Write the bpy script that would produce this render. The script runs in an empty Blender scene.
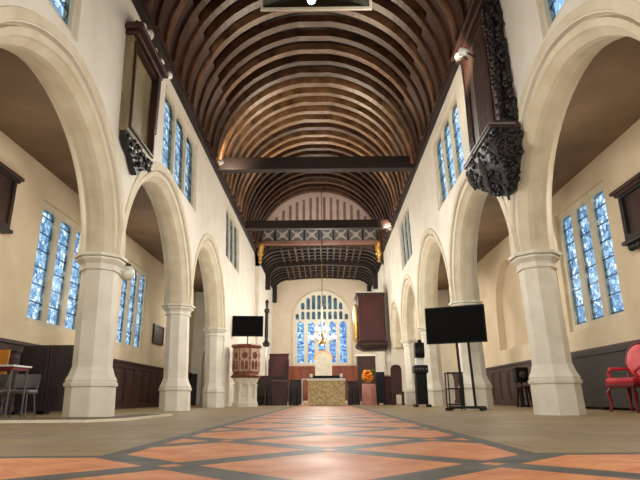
import bpy, bmesh, math, random
from mathutils import Vector, Matrix
random.seed(7)
S = bpy.context.scene
COL = S.collection
PI = math.pi

# ------------------------------------------------------------------ materials
def lin(c):
    def f(v):
        v /= 255.0
        return v/12.92 if v <= .04045 else ((v+.055)/1.055)**2.4
    return (f(c[0]), f(c[1]), f(c[2]), 1.0)

def new_mat(name):
    m = bpy.data.materials.new(name)
    m.use_nodes = True
    nt = m.node_tree
    b = nt.nodes['Principled BSDF']
    return m, nt, b

def nd(nt, typ, **kw):
    n = nt.nodes.new(typ)
    for k, v in kw.items():
        setattr(n, k, v)
    return n

def noisy(name, c1, c2, scale=3.0, rough=.6, stretch=(1, 1, 1), metal=0.0, bump=0.0, detail=6, lo=.35, hi=.65, spec=.5, coord='Object'):
    m, nt, b = new_mat(name)
    tc = nd(nt, 'ShaderNodeTexCoord'); mp = nd(nt, 'ShaderNodeMapping')
    mp.inputs['Scale'].default_value = stretch
    no = nd(nt, 'ShaderNodeTexNoise'); no.inputs['Scale'].default_value = scale; no.inputs['Detail'].default_value = detail
    rp = nd(nt, 'ShaderNodeValToRGB')
    rp.color_ramp.elements[0].position = lo; rp.color_ramp.elements[0].color = lin(c1)
    rp.color_ramp.elements[1].position = hi; rp.color_ramp.elements[1].color = lin(c2)
    L = nt.links.new
    L(tc.outputs[coord], mp.inputs['Vector']); L(mp.outputs['Vector'], no.inputs['Vector'])
    L(no.outputs['Fac'], rp.inputs['Fac']); L(rp.outputs['Color'], b.inputs['Base Color'])
    b.inputs['Roughness'].default_value = rough; b.inputs['Metallic'].default_value = metal
    b.inputs['Specular IOR Level'].default_value = spec
    if bump:
        bp = nd(nt, 'ShaderNodeBump'); bp.inputs['Strength'].default_value = bump; bp.inputs['Distance'].default_value = .02
        L(no.outputs['Fac'], bp.inputs['Height']); L(bp.outputs['Normal'], b.inputs['Normal'])
    return m

def emis(name, c, s):
    m, nt, b = new_mat(name)
    b.inputs['Base Color'].default_value = lin(c)
    b.inputs['Emission Color'].default_value = lin(c); b.inputs['Emission Strength'].default_value = s
    return m

M = {}
M['plaster'] = noisy('plaster', (219, 211, 196), (228, 221, 208), 1.6, .85, bump=.08)
M['aisle_plaster'] = noisy('aisle_plaster', (210, 191, 160), (220, 202, 172), 1.2, .85, bump=.08)
M['chancel_plaster'] = noisy('chancel_plaster', (222, 204, 182), (230, 213, 192), 1.2, .85)
M['aisle_ceiling'] = noisy('aisle_ceiling', (104, 82, 58), (120, 96, 70), 1.0, .8)
M['stone'] = noisy('stone', (218, 212, 197), (232, 228, 215), 3.5, .75, bump=.2, lo=.3, hi=.7)
M['arch_stone'] = noisy('arch_stone', (200, 188, 160), (218, 208, 184), 2.5, .8, bump=.15, lo=.3, hi=.7)
M['roof_board'] = noisy('roof_board', (10, 6, 5), (26, 14, 11), 3, .6, (1, .6, 1), bump=.1)
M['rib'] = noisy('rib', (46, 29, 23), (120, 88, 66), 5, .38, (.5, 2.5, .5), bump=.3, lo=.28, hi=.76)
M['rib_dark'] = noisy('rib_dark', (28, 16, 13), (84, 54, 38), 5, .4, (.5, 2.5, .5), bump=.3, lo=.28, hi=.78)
M['rib_gold'] = noisy('rib_gold', (84, 58, 40), (184, 144, 104), 5, .35, (.5, 2.5, .5), bump=.3, lo=.28, hi=.78)  # lamp glow on the roof painted in as a lighter rib colour
M['ashlar'] = noisy('ashlar', (30, 15, 12), (60, 32, 25), 4, .5, (.5, 2, .5), bump=.2)
M['beam'] = noisy('beam', (22, 11, 9), (36, 20, 16), 2.5, .55, (.4, 3, 3), bump=.15)
M['dark_oak'] = noisy('dark_oak', (38, 22, 17), (62, 36, 28), 4, .45, (1, 1, .3), bump=.1)
M['wainscot'] = noisy('wainscot', (46, 25, 21), (72, 41, 34), 3, .5, (1, 1, .3), bump=.1)
M['red_oak'] = noisy('red_oak', (122, 58, 38), (158, 84, 58), 3, .4, (1, 1, .3), bump=.08)
M['gilt_dull'] = noisy('gilt_dull', (92, 70, 44), (140, 110, 72), 10, .5, metal=.3)
M['coffer_rib'] = noisy('coffer_rib', (58, 42, 33), (98, 76, 58), 8, .55)
M['maroon'] = noisy('maroon', (50, 10, 12), (68, 18, 18), 2.5, .45, (1, 1, .3))
M['black_carved'] = noisy('black_carved', (9, 6, 5), (24, 17, 14), 22, .5, bump=.8, lo=.4, hi=.7)
M['carved_panel'] = noisy('carved_panel', (58, 44, 38), (88, 68, 58), 5, .5, (1, 3, .4), bump=.3)
M['old_panel'] = noisy('old_panel', (112, 100, 74), (146, 132, 100), 2.5, .4, (1, 1, .5))
M['gilt'] = noisy('gilt', (170, 128, 62), (208, 166, 96), 8, .35, metal=.7)
M['gold_frontal'] = noisy('gold_frontal', (196, 184, 128), (236, 228, 192), 9, .6, lo=.42, hi=.58)
M['white_cloth'] = noisy('white_cloth', (236, 232, 226), (246, 243, 238), 4, .7)
M['throne_cloth'] = noisy('throne_cloth', (206, 204, 190), (222, 220, 208), 6, .7)
M['black'] = noisy('black', (9, 9, 10), (15, 15, 16), 5, .5, spec=.2)
M['black_plastic'] = noisy('black_plastic', (13, 13, 14), (24, 24, 26), 5, .5, spec=.3)
M['screen_black'] = noisy('screen_black', (3, 3, 4), (6, 6, 7), 2, .6, spec=.08)
M['grey_screen'] = noisy('grey_screen', (50, 41, 43), (64, 53, 55), 3, .6, (1, 1, .3))
M['dark_panel'] = noisy('dark_panel', (34, 28, 27), (46, 38, 36), 3, .6, (1, 1, .3))
M['grey_plastic'] = noisy('grey_plastic', (92, 92, 94), (116, 116, 118), 2, .45)
M['white_metal'] = noisy('white_metal', (230, 230, 226), (242, 242, 238), 3, .4)
M['globe'] = noisy('globe', (205, 208, 190), (222, 224, 208), 3, .3)
M['red_velvet'] = noisy('red_velvet', (186, 34, 48), (214, 58, 70), 5, .55)
M['red_wood'] = noisy('red_wood', (110, 22, 26), (140, 36, 38), 4, .3)
M['pink_velvet'] = noisy('pink_velvet', (228, 92, 98), (240, 120, 122), 5, .6)
M['orange_wood'] = noisy('orange_wood', (226, 150, 62), (240, 176, 90), 3, .4, (1, 1, .3))
M['marigold'] = noisy('marigold', (226, 122, 16), (250, 170, 40), 20, .7)
M['leaf'] = noisy('leaf', (60, 84, 44), (110, 130, 84), 12, .6)
M['pink_cloth'] = noisy('pink_cloth', (186, 128, 122), (208, 152, 144), 4, .75)
M['navy'] = noisy('navy', (16, 16, 30), (28, 28, 44), 3, .6)
M['brass'] = noisy('brass', (120, 96, 50), (160, 132, 76), 6, .3, metal=.9)
M['mat_top'] = noisy('mat_top', (86, 74, 58), (110, 95, 74), 4, .8)
M['mat_edge'] = noisy('mat_edge', (232, 224, 200), (242, 234, 212), 4, .7)
M['frieze_grey'] = noisy('frieze_grey', (92, 92, 90), (112, 112, 108), 6, .7)
M['frieze_white'] = noisy('frieze_white', (172, 162, 154), (190, 182, 174), 6, .7)
M['rose_wood'] = noisy('rose_wood', (128, 92, 80), (156, 116, 102), 4, .6, (.3, 1, 1))
M['gable_board'] = noisy('gable_board', (222, 194, 182), (234, 208, 196), 3, .8)
M['gable_stud'] = noisy('gable_stud', (140, 112, 100), (162, 132, 118), 3, .8)
M['pulpit_wood'] = noisy('pulpit_wood', (92, 44, 34), (138, 78, 58), 6, .45, bump=.3)
M['pulpit_panel'] = noisy('pulpit_panel', (150, 112, 94), (196, 164, 142), 10, .6, bump=.4)
M['coffer'] = noisy('coffer', (46, 32, 26), (92, 70, 52), 7, .6, lo=.4, hi=.66, bump=.3)
M['lead'] = noisy('lead', (30, 34, 40), (44, 48, 56), 5, .5)
M['bulb'] = emis('bulb', (255, 236, 205), 28)
M['flood_lens'] = emis('flood_lens', (232, 255, 240), 30)
M['red_edge'] = noisy('red_edge', (110, 30, 36), (134, 44, 48), 4, .5)

def glass_mat():
    m, nt, b = new_mat('hanging_glass')
    b.inputs['Base Color'].default_value = lin((150, 165, 160)); b.inputs['Roughness'].default_value = .06
    b.inputs['Transmission Weight'].default_value = .0
    tr = nd(nt, 'ShaderNodeBsdfTransparent'); tr.inputs['Color'].default_value = (.62, .7, .66, 1)
    gl = nd(nt, 'ShaderNodeBsdfGlossy'); gl.inputs['Roughness'].default_value = .05; gl.inputs['Color'].default_value = (.8, .9, .85, 1)
    mx = nd(nt, 'ShaderNodeMixShader'); mx.inputs['Fac'].default_value = .3
    nt.links.new(tr.outputs[0], mx.inputs[1]); nt.links.new(gl.outputs[0], mx.inputs[2])
    nt.links.new(mx.outputs[0], nt.nodes['Material Output'].inputs['Surface'])
    return m
M['hang_glass'] = glass_mat()

def sq(c): return tuple(math.sqrt(v) for v in c[:3])+(1,)
def stained(name, cols, axis, sc=(6.0, 5.0), tint=1.0):
    """leaded coloured glass: daylight comes THROUGH it (transparent, tinted)"""
    m, nt, b = new_mat(name); L = nt.links.new
    tc = nd(nt, 'ShaderNodeTexCoord'); sp = nd(nt, 'ShaderNodeSeparateXYZ'); cb = nd(nt, 'ShaderNodeCombineXYZ')
    L(tc.outputs['Object'], sp.inputs[0])
    L(sp.outputs['Y' if axis == 'y' else 'X'], cb.inputs['X']); L(sp.outputs['Z'], cb.inputs['Y'])
    vo = nd(nt, 'ShaderNodeTexVoronoi'); vo.inputs['Scale'].default_value = sc[0]
    ve = nd(nt, 'ShaderNodeTexVoronoi', feature='DISTANCE_TO_EDGE'); ve.inputs['Scale'].default_value = sc[0]
    L(cb.outputs[0], vo.inputs['Vector']); L(cb.outputs[0], ve.inputs['Vector'])
    s2 = nd(nt, 'ShaderNodeSeparateColor'); L(vo.outputs['Color'], s2.inputs[0])
    rp = nd(nt, 'ShaderNodeValToRGB'); rp.color_ramp.interpolation = 'CONSTANT'
    els = rp.color_ramp.elements
    els[0].position = 0; els[0].color = sq(lin(cols[0])); els[1].position = 1/len(cols); els[1].color = sq(lin(cols[1]))
    for i in range(2, len(cols)):
        e = els.new(i/len(cols)); e.color = sq(lin(cols[i]))
    L(s2.outputs['Red'], rp.inputs['Fac'])
    # saddle bars: horizontal dark lines every 0.42 m and cames round the pieces
    br = nd(nt, 'ShaderNodeMath', operation='PINGPONG'); br.inputs[1].default_value = .21
    L(sp.outputs['Z'], br.inputs[0])
    c1 = nd(nt, 'ShaderNodeMath', operation='GREATER_THAN'); c1.inputs[1].default_value = .018; L(br.outputs[0], c1.inputs[0])
    c2 = nd(nt, 'ShaderNodeMath', operation='GREATER_THAN'); c2.inputs[1].default_value = .026; L(ve.outputs['Distance'], c2.inputs[0])
    mu = nd(nt, 'ShaderNodeMath', operation='MULTIPLY'); L(c1.outputs[0], mu.inputs[0]); L(c2.outputs[0], mu.inputs[1])
    mc = nd(nt, 'ShaderNodeMix', data_type='RGBA'); mc.inputs['A'].default_value = (.2, .25, .31, 1)
    L(mu.outputs[0], mc.inputs['Factor']); L(rp.outputs['Color'], mc.inputs['B'])
    tr = nd(nt, 'ShaderNodeBsdfTransparent'); L(mc.outputs['Result'], tr.inputs['Color'])
    df = nd(nt, 'ShaderNodeBsdfGlossy'); df.inputs['Roughness'].default_value = .3; df.inputs['Color'].default_value = (.5, .55, .6, 1)
    mx = nd(nt, 'ShaderNodeMixShader'); mx.inputs['Fac'].default_value = .05
    L(tr.outputs[0], mx.inputs[1]); L(df.outputs[0], mx.inputs[2])
    L(mx.outputs[0], nt.nodes['Material Output'].inputs['Surface'])
    return m
M['pane_side'] = stained('pane_side', [(136, 170, 196), (172, 198, 216), (112, 148, 180), (212, 224, 232), (150, 182, 206), (98, 132, 160)], 'y', (9, 5))
M['pane_clear'] = stained('pane_clear', [(184, 214, 240), (160, 198, 234), (206, 226, 244), (146, 186, 228)], 'y', (8, 5))
M['pane_dark'] = stained('pane_dark', [(150, 174, 192), (120, 148, 166), (196, 212, 222), (104, 130, 150), (170, 194, 210)], 'y', (8, 5))
M['pane_east'] = stained('pane_east', [(84, 126, 184), (132, 176, 212), (70, 104, 170), (190, 212, 230), (112, 154, 198), (130, 182, 200)], 'x', (7, 5))
M['pane_trac'] = stained('pane_trac', [(48, 66, 66), (62, 88, 90), (34, 50, 54), (84, 108, 98)], 'x', (6, 5))

def floor_mat():
    m, nt, b = new_mat('church_floor'); L = nt.links.new
    tc = nd(nt, 'ShaderNodeTexCoord'); sp = nd(nt, 'ShaderNodeSeparateXYZ'); L(tc.outputs['Object'], sp.inputs[0])
    def math_(op, a, bb=None, c=None):
        n = nd(nt, 'ShaderNodeMath', operation=op)
        for i, v in enumerate((a, bb, c)):
            if v is None: continue
            if hasattr(v, 'links'): L(v, n.inputs[i])
            else: n.inputs[i].default_value = v
        return n.outputs[0]
    X, Y = sp.outputs['X'], sp.outputs['Y']
    # strip of tiles: |x-0.1|<1.16 beyond y=3.05, everything this side of it
    dx = math_('ABSOLUTE', math_('SUBTRACT', X, .10))
    instrip = math_('LESS_THAN', dx, 1.17); near = math_('LESS_THAN', Y, 3.06)
    tile = math_('MAXIMUM', instrip, near)
    # border band
    bs = math_('MULTIPLY', math_('GREATER_THAN', dx, 1.05), math_('GREATER_THAN', Y, 2.98))
    bn = math_('MULTIPLY', math_('GREATER_THAN', Y, 2.96), math_('GREATER_THAN', dx, 1.05))
    border = math_('MAXIMUM', bs, bn)
    # diagonal bands
    u = math_('PINGPONG', math_('SUBTRACT', math_('ADD', X, Y), 2.03), .73)
    v = math_('PINGPONG', math_('SUBTRACT', math_('SUBTRACT', Y, X), 1.70), .73)
    bu = math_('LESS_THAN', u, .13); bv = math_('LESS_THAN', v, .13)
    both = math_('MULTIPLY', bu, bv)
    band = math_('SUBTRACT', math_('MAXIMUM', bu, bv), both)
    sq = math_('MULTIPLY', math_('LESS_THAN', u, .06), math_('LESS_THAN', v, .06))
    band = math_('SUBTRACT', math_('MAXIMUM', bu, bv), sq)
    dark = math_('MAXIMUM', border, band)
    # colour of terracotta with per-tile noise and joints
    no = nd(nt, 'ShaderNodeTexNoise'); no.inputs['Scale'].default_value = 5; no.inputs['Detail'].default_value = 5
    L(tc.outputs['Object'], no.inputs['Vector'])
    rt = nd(nt, 'ShaderNodeValToRGB'); L(no.outputs['Fac'], rt.inputs['Fac'])
    rt.color_ramp.elements[0].position = .35; rt.color_ramp.elements[0].color = lin((212, 122, 66))
    rt.color_ramp.elements[1].position = .65; rt.color_ramp.elements[1].color = lin((232, 154, 92))
    rd = nd(nt, 'ShaderNodeValToRGB'); L(no.outputs['Fac'], rd.inputs['Fac'])
    rd.color_ramp.elements[0].position = .35; rd.color_ramp.elements[0].color = lin((52, 54, 50))
    rd.color_ramp.elements[1].position = .65; rd.color_ramp.elements[1].color = lin((80, 80, 72))
    mt = nd(nt, 'ShaderNodeMix', data_type='RGBA'); L(dark, mt.inputs['Factor']); L(rt.outputs[0], mt.inputs['A']); L(rd.outputs[0], mt.inputs['B'])
    # joints of the small tiles
    j1 = math_('LESS_THAN', math_('PINGPONG', math_('ADD', X, Y), .1217), .0035)
    j2 = math_('LESS_THAN', math_('PINGPONG', math_('SUBTRACT', Y, X), .1217), .0035)
    jm = nd(nt, 'ShaderNodeMix', data_type='RGBA'); jm.inputs['B'].default_value = lin((120, 78, 58))
    L(math_('MULTIPLY', math_('MAXIMUM', j1, j2), .5), jm.inputs['Factor']); L(mt.outputs['Result'], jm.inputs['A'])
    # flagstones
    mp = nd(nt, 'ShaderNodeMapping'); L(tc.outputs['Object'], mp.inputs['Vector'])
    bk = nd(nt, 'ShaderNodeTexBrick'); L(mp.outputs['Vector'], bk.inputs['Vector'])
    bk.inputs['Scale'].default_value = 1.0; bk.inputs['Mortar Size'].default_value = .006
    bk.inputs['Brick Width'].default_value = .9; bk.inputs['Row Height'].default_value = .55
    bk.inputs['Color1'].default_value = lin((154, 130, 88)); bk.inputs['Color2'].default_value = lin((172, 148, 104)); bk.inputs['Mortar'].default_value = lin((98, 82, 60))
    n2 = nd(nt, 'ShaderNodeTexNoise'); n2.inputs['Scale'].default_value = 2.0; n2.inputs['Detail'].default_value = 8; L(tc.outputs['Object'], n2.inputs['Vector'])
    ms = nd(nt, 'ShaderNodeMix', data_type='RGBA', blend_type='MULTIPLY'); ms.inputs['Factor'].default_value = .5
    L(bk.outputs['Color'], ms.inputs['A']); L(n2.outputs['Fac'], ms.inputs['B'])
    fin = nd(nt, 'ShaderNodeMix', data_type='RGBA'); L(tile, fin.inputs['Factor']); L(ms.outputs['Result'], fin.inputs['A']); L(jm.outputs['Result'], fin.inputs['B'])
    L(fin.outputs['Result'], b.inputs['Base Color'])
    rr = nd(nt, 'ShaderNodeMapRange'); L(n2.outputs['Fac'], rr.inputs['Value'])
    rr.inputs['From Min'].default_value = .3; rr.inputs['From Max'].default_value = .7; rr.inputs['To Min'].default_value = .42; rr.inputs['To Max'].default_value = .58
    L(rr.outputs[0], b.inputs['Roughness'])
    b.inputs['Specular IOR Level'].default_value = .3
    bp = nd(nt, 'ShaderNodeBump'); bp.inputs['Strength'].default_value = .12; bp.inputs['Distance'].default_value = .01
    L(n2.outputs['Fac'], bp.inputs['Height']); L(bp.outputs['Normal'], b.inputs['Normal'])
    return m
M['floor'] = floor_mat()

# ------------------------------------------------------------------ mesh helpers
class MB:
    def __init__(self): self.bm = bmesh.new()
    def faces_from(self, verts, faces):
        vs = [self.bm.verts.new(v) for v in verts]
        for f in faces:
            try: self.bm.faces.new([vs[i] for i in f])
            except ValueError: pass
        return vs
    def box(self, c, s, rz=0, rx=0, ry=0, bev=0):
        x, y, z = s[0]/2, s[1]/2, s[2]/2
        mat = Matrix.Translation(c) @ Matrix.Rotation(rz, 4, 'Z') @ Matrix.Rotation(ry, 4, 'Y') @ Matrix.Rotation(rx, 4, 'X')
        t = bmesh.new()
        bmesh.ops.create_cube(t, size=1)
        for v in t.verts: v.co = Vector((v.co.x*s[0], v.co.y*s[1], v.co.z*s[2]))
        if bev: bmesh.ops.bevel(t, geom=t.edges[:], offset=bev, segments=2, affect='EDGES', profile=.5)
        self.merge(t, mat); return self
    def b2(self, a, b, bev=0):
        return self.box([(a[i]+b[i])/2 for i in range(3)], [abs(b[i]-a[i]) for i in range(3)], bev=bev)
    def merge(self, t, mat):
        t.verts.index_update()
        vs = [self.bm.verts.new(mat @ v.co) for v in t.verts]
        for f in t.faces:
            try: self.bm.faces.new([vs[v.index] for v in f.verts])
            except ValueError: pass
        t.free()
    def lathe(self, prof, n=8, c=(0, 0, 0), rot=0, apothem=False, sx=1, sy=1):
        k = 1/math.cos(PI/n) if apothem else 1
        rings = []
        for z, r in prof:
            rings.append([self.bm.verts.new((c[0]+sx*r*k*math.cos(rot+2*PI*i/n), c[1]+sy*r*k*math.sin(rot+2*PI*i/n), c[2]+z)) for i in range(n)])
        for a, b in zip(rings, rings[1:]):
            for i in range(n):
                self.bm.faces.new((a[i], a[(i+1) % n], b[(i+1) % n], b[i]))
        self.bm.faces.new(rings[0][::-1]); self.bm.faces.new(rings[-1])
        return self
    def tube(self, pts, r, n=8):
        pts = [Vector(p) for p in pts]; rs = r if isinstance(r, (list, tuple)) else [r]*len(pts)
        rings = []
        for i, p in enumerate(pts):
            d = (pts[min(i+1, len(pts)-1)]-pts[max(i-1, 0)]).normalized()
            a = d.orthogonal().normalized() if abs(d.z) > .95 else d.cross(Vector((0, 0, 1))).normalized()
            if abs(d.z) > .95: a = Vector((1, 0, 0)); a = (a-d*a.dot(d)).normalized()
            b = d.cross(a)
            rings.append([self.bm.verts.new(p+rs[i]*(math.cos(2*PI*k/n)*a+math.sin(2*PI*k/n)*b)) for k in range(n)])
        for A, B in zip(rings, rings[1:]):
            for k in range(n): self.bm.faces.new((A[k], A[(k+1) % n], B[(k+1) % n], B[k]))
        self.bm.faces.new(rings[0][::-1]); self.bm.faces.new(rings[-1])
        return self
    def sphere(self, c, r, sc=(1, 1, 1), u=16, v=10):
        t = bmesh.new(); bmesh.ops.create_uvsphere(t, u_segments=u, v_segments=v, radius=r)
        self.merge(t, Matrix.Translation(c) @ Matrix.Diagonal((*sc, 1))); return self
    def plate(self, loops, f, d0, d1):
        """2-D loops (first outer, rest holes) filled and given thickness; f(u,v,d)->xyz"""
        t = bmesh.new(); edges = []
        for lp in loops:
            vs = [t.verts.new((p[0], p[1], 0)) for p in lp]
            for i in range(len(vs)): edges.append(t.edges.new((vs[i], vs[(i+1) % len(vs)])))
        bmesh.ops.triangle_fill(t, edges=edges, use_beauty=True, use_dissolve=False, normal=(0, 0, 1))
        t.verts.index_update()
        A = [self.bm.verts.new(f(v.co.x, v.co.y, d0)) for v in t.verts]
        B = [self.bm.verts.new(f(v.co.x, v.co.y, d1)) for v in t.verts]
        for fc in t.faces:
            ix = [v.index for v in fc.verts]
            self.bm.faces.new([A[i] for i in ix]); self.bm.faces.new([B[i] for i in ix[::-1]])
        for e in t.edges:
            if len(e.link_faces) == 1:
                i, j = e.verts[0].index, e.verts[1].index
                self.bm.faces.new((A[i], A[j], B[j], B[i]))
        t.free(); return self
    def sweep(self, path_rings):
        rings = [[self.bm.verts.new(p) for p in r] for r in path_rings]
        n = len(rings[0])
        for A, B in zip(rings, rings[1:]):
            for k in range(n): self.bm.faces.new((A[k], A[(k+1) % n], B[(k+1) % n], B[k]))
        self.bm.faces.new(rings[0][::-1]); self.bm.faces.new(rings[-1])
        return self
    def build(self, name, mat, parent=None, smooth=False, angle=40):
        bmesh.ops.recalc_face_normals(self.bm, faces=self.bm.faces[:])
        me = bpy.data.meshes.new(name); self.bm.to_mesh(me); self.bm.free()
        me.materials.append(M[mat] if isinstance(mat, str) else mat)
        if smooth:
            for p in me.polygons: p.use_smooth = True
            try: me.set_sharp_from_angle(angle=math.radians(angle))
            except Exception: pass
        o = bpy.data.objects.new(name, me); COL.objects.link(o)
        if parent is not None:
            o.parent = parent
            o.matrix_parent_inverse = Matrix.Translation(-Vector(parent.location)) if parent.type == 'EMPTY' else Matrix.Identity(4)
        return o

def disc(r, c):
    m = MB().lathe([(-.01, r), (.01, r*1.05), (.03, r*.75)], 16)
    for v in m.bm.verts:
        x, y, z = v.co; v.co = Vector((c[0]+x, c[1]-z, c[2]+y))
    return m

def thing(name, label, cat, loc, group=None):
    o = bpy.data.objects.new(name, None); COL.objects.link(o)
    o.location = loc; o.empty_display_size = .2
    tag(o, label, cat, group); return o
def tag(o, label, cat, group=None):
    o['label'] = label; o['category'] = cat
    if group: o['group'] = group
    return o
def struct(o): o['kind'] = 'structure'; return o

# ------------------------------------------------------------------ dimensions
HW = 3.5; TH = .7; ZS = 2.70; ZP = 7.95; AW = 6.6; YE = 28.0; YW = -6.0; YCE = 36.0; HC = 3.35
RING = .27
LEFT_P = [4.3, 9.05, 14.2, 19.2]
RIGHT_P = [4.3, 9.18, 14.05, 19.2, 23.6, 27.5]
XR = -.1                                   # centre line of the roof
def cx_(z): return .14-.032*z              # the old nave walls lean a little to the left
PR = .31

def arch_pts(yc, b, zs, e, r=0.0, n=14):
    R = b+e+r; out = []
    tmax = math.acos(e/R)
    for i in range(n+1):                       # right to left
        t = tmax*i/n; out.append((yc-e+R*math.cos(t), zs+R*math.sin(t)))
    for i in range(n-1, -1, -1):
        t = tmax*i/n; out.append((yc+e-R*math.cos(t), zs+R*math.sin(t)))
    return out

def light_poly(u0, u1, v0, v1, n=5, square=False):
    """one window light with a low pointed head"""
    b = (u1-u0)/2; c = (u0+u1)/2
    if square:                               # shouldered, nearly square head
        k = b*.35
        return [(u0, v0), (u1, v0), (u1, v1-k*1.2), (u1-k*.3, v1-k*.35), (u1-k, v1), (u0+k, v1), (u0+k*.3, v1-k*.35), (u0, v1-k*1.2)]
    e = b*.15
    R = b+e; h = math.sqrt(R*R-e*e)
    return [(u0, v0), (u1, v0)]+arch_pts(c, b, v1-h, e, 0, n)

def window(name, f, u0, u1, v0, v1, n, pane, d0, d1, mull=.1, frame='stone', square=True, edge=None):
    edge = mull if edge is None else edge
    w = (u1-u0-mull*(n-1)-2*edge)/n; holes = []
    for i in range(n):
        a = u0+edge+i*(w+mull)
        holes.append(light_poly(a, a+w, v0+edge, v1-edge, 5, square))
    fr = MB().plate([[(u0, v0), (u1, v0), (u1, v1), (u0, v1)]]+holes, f, d0, d1).build(name, frame)
    struct(fr)
    for h in holes:
        us = [p[0] for p in h]; vs = [p[1] for p in h]; dm = (d0+d1)/2
        MB().plate([h], f, dm-.006, dm+.006).build('pane', pane, fr)
    return fr

# ------------------------------------------------------------------ setting
fl = struct(MB().b2((-AW-.6, YW-.5, -.3), (AW+.6, YCE+1, 0)).build('floor', 'floor'))

WIN = {-1: [(3.8, 6.75), (11.05, 14.35), (19.2, 22.4)], 1: [(3.85, 6.8), (11.45, 14.45), (19.2, 21.9)]}
WZ = (5.42, 7.55)
wc = 0
for side, P, nm in ((-1, LEFT_P, 'left'), (1, RIGHT_P, 'right')):
    f = (lambda s: (lambda u, v, d: (s*(HW+d)+cx_(v), u, v)))(side)
    outline = [(YW, 0), (P[0]+PR-RING+.0, 0)]
    arcs = []
    for a, b in zip(P, P[1:]):
        yc = (a+b)/2; hb = (b-a)/2-PR; e = hb*.05
        arcs.append((yc, hb, e))
        outline += arch_pts(yc, hb, ZS, e, RING)[::-1]
    low = outline+[(P[-1]+PR-RING, 0), (YE, 0), (YE, 5.36), (YW, 5.36)]
    outline += [(P[-1]+PR-RING, 0), (YE, 0), (YE, ZP+.12), (YW, ZP+.12)]
    holes = [[(a, WZ[0]), (b, WZ[0]), (b, WZ[1]), (a, WZ[1])] for a, b in WIN[side]]
    w = struct(MB().plate([outline]+holes, f, 0, .25).plate([low], f, .25, TH).build('wall_'+nm, 'plaster'))
    prof = [(0, .27), (.015, .19), (.10, .09), (.12, .05), (.215, .035), (.235, .10), (.27, .11), (.285, .0), (.30, -.02), (.43, -.022), (.46, .03)]
    full = prof+[(r, TH-d) for r, d in prof[::-1]]
    for yc, hb, e in arcs:
        rings = []
        base = [arch_pts(yc, hb, ZS, e, r) for r, d in full]
        for i in range(len(base[0])):
            rings.append([f(base[k][i][0], base[k][i][1], full[k][1]) for k in range(len(full))])
        MB().sweep(rings).build('arch_moulding', 'arch_stone', w)
    for a, b in WIN[side]:
        wc += 1
        window('window_%d' % wc, f, a+.003, b-.003, WZ[0]+.003, WZ[1]-.003, 3, 'pane_dark' if side < 0 else 'pane_clear', .05, .2, .11, 'arch_stone')
    # wall plate under the roof
    MB().b2((XR+side*(HW-.12), YW, ZP-.12), (XR+side*(HW+.03), YE, ZP+.10)).build('wall_plate', 'beam', w)

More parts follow.
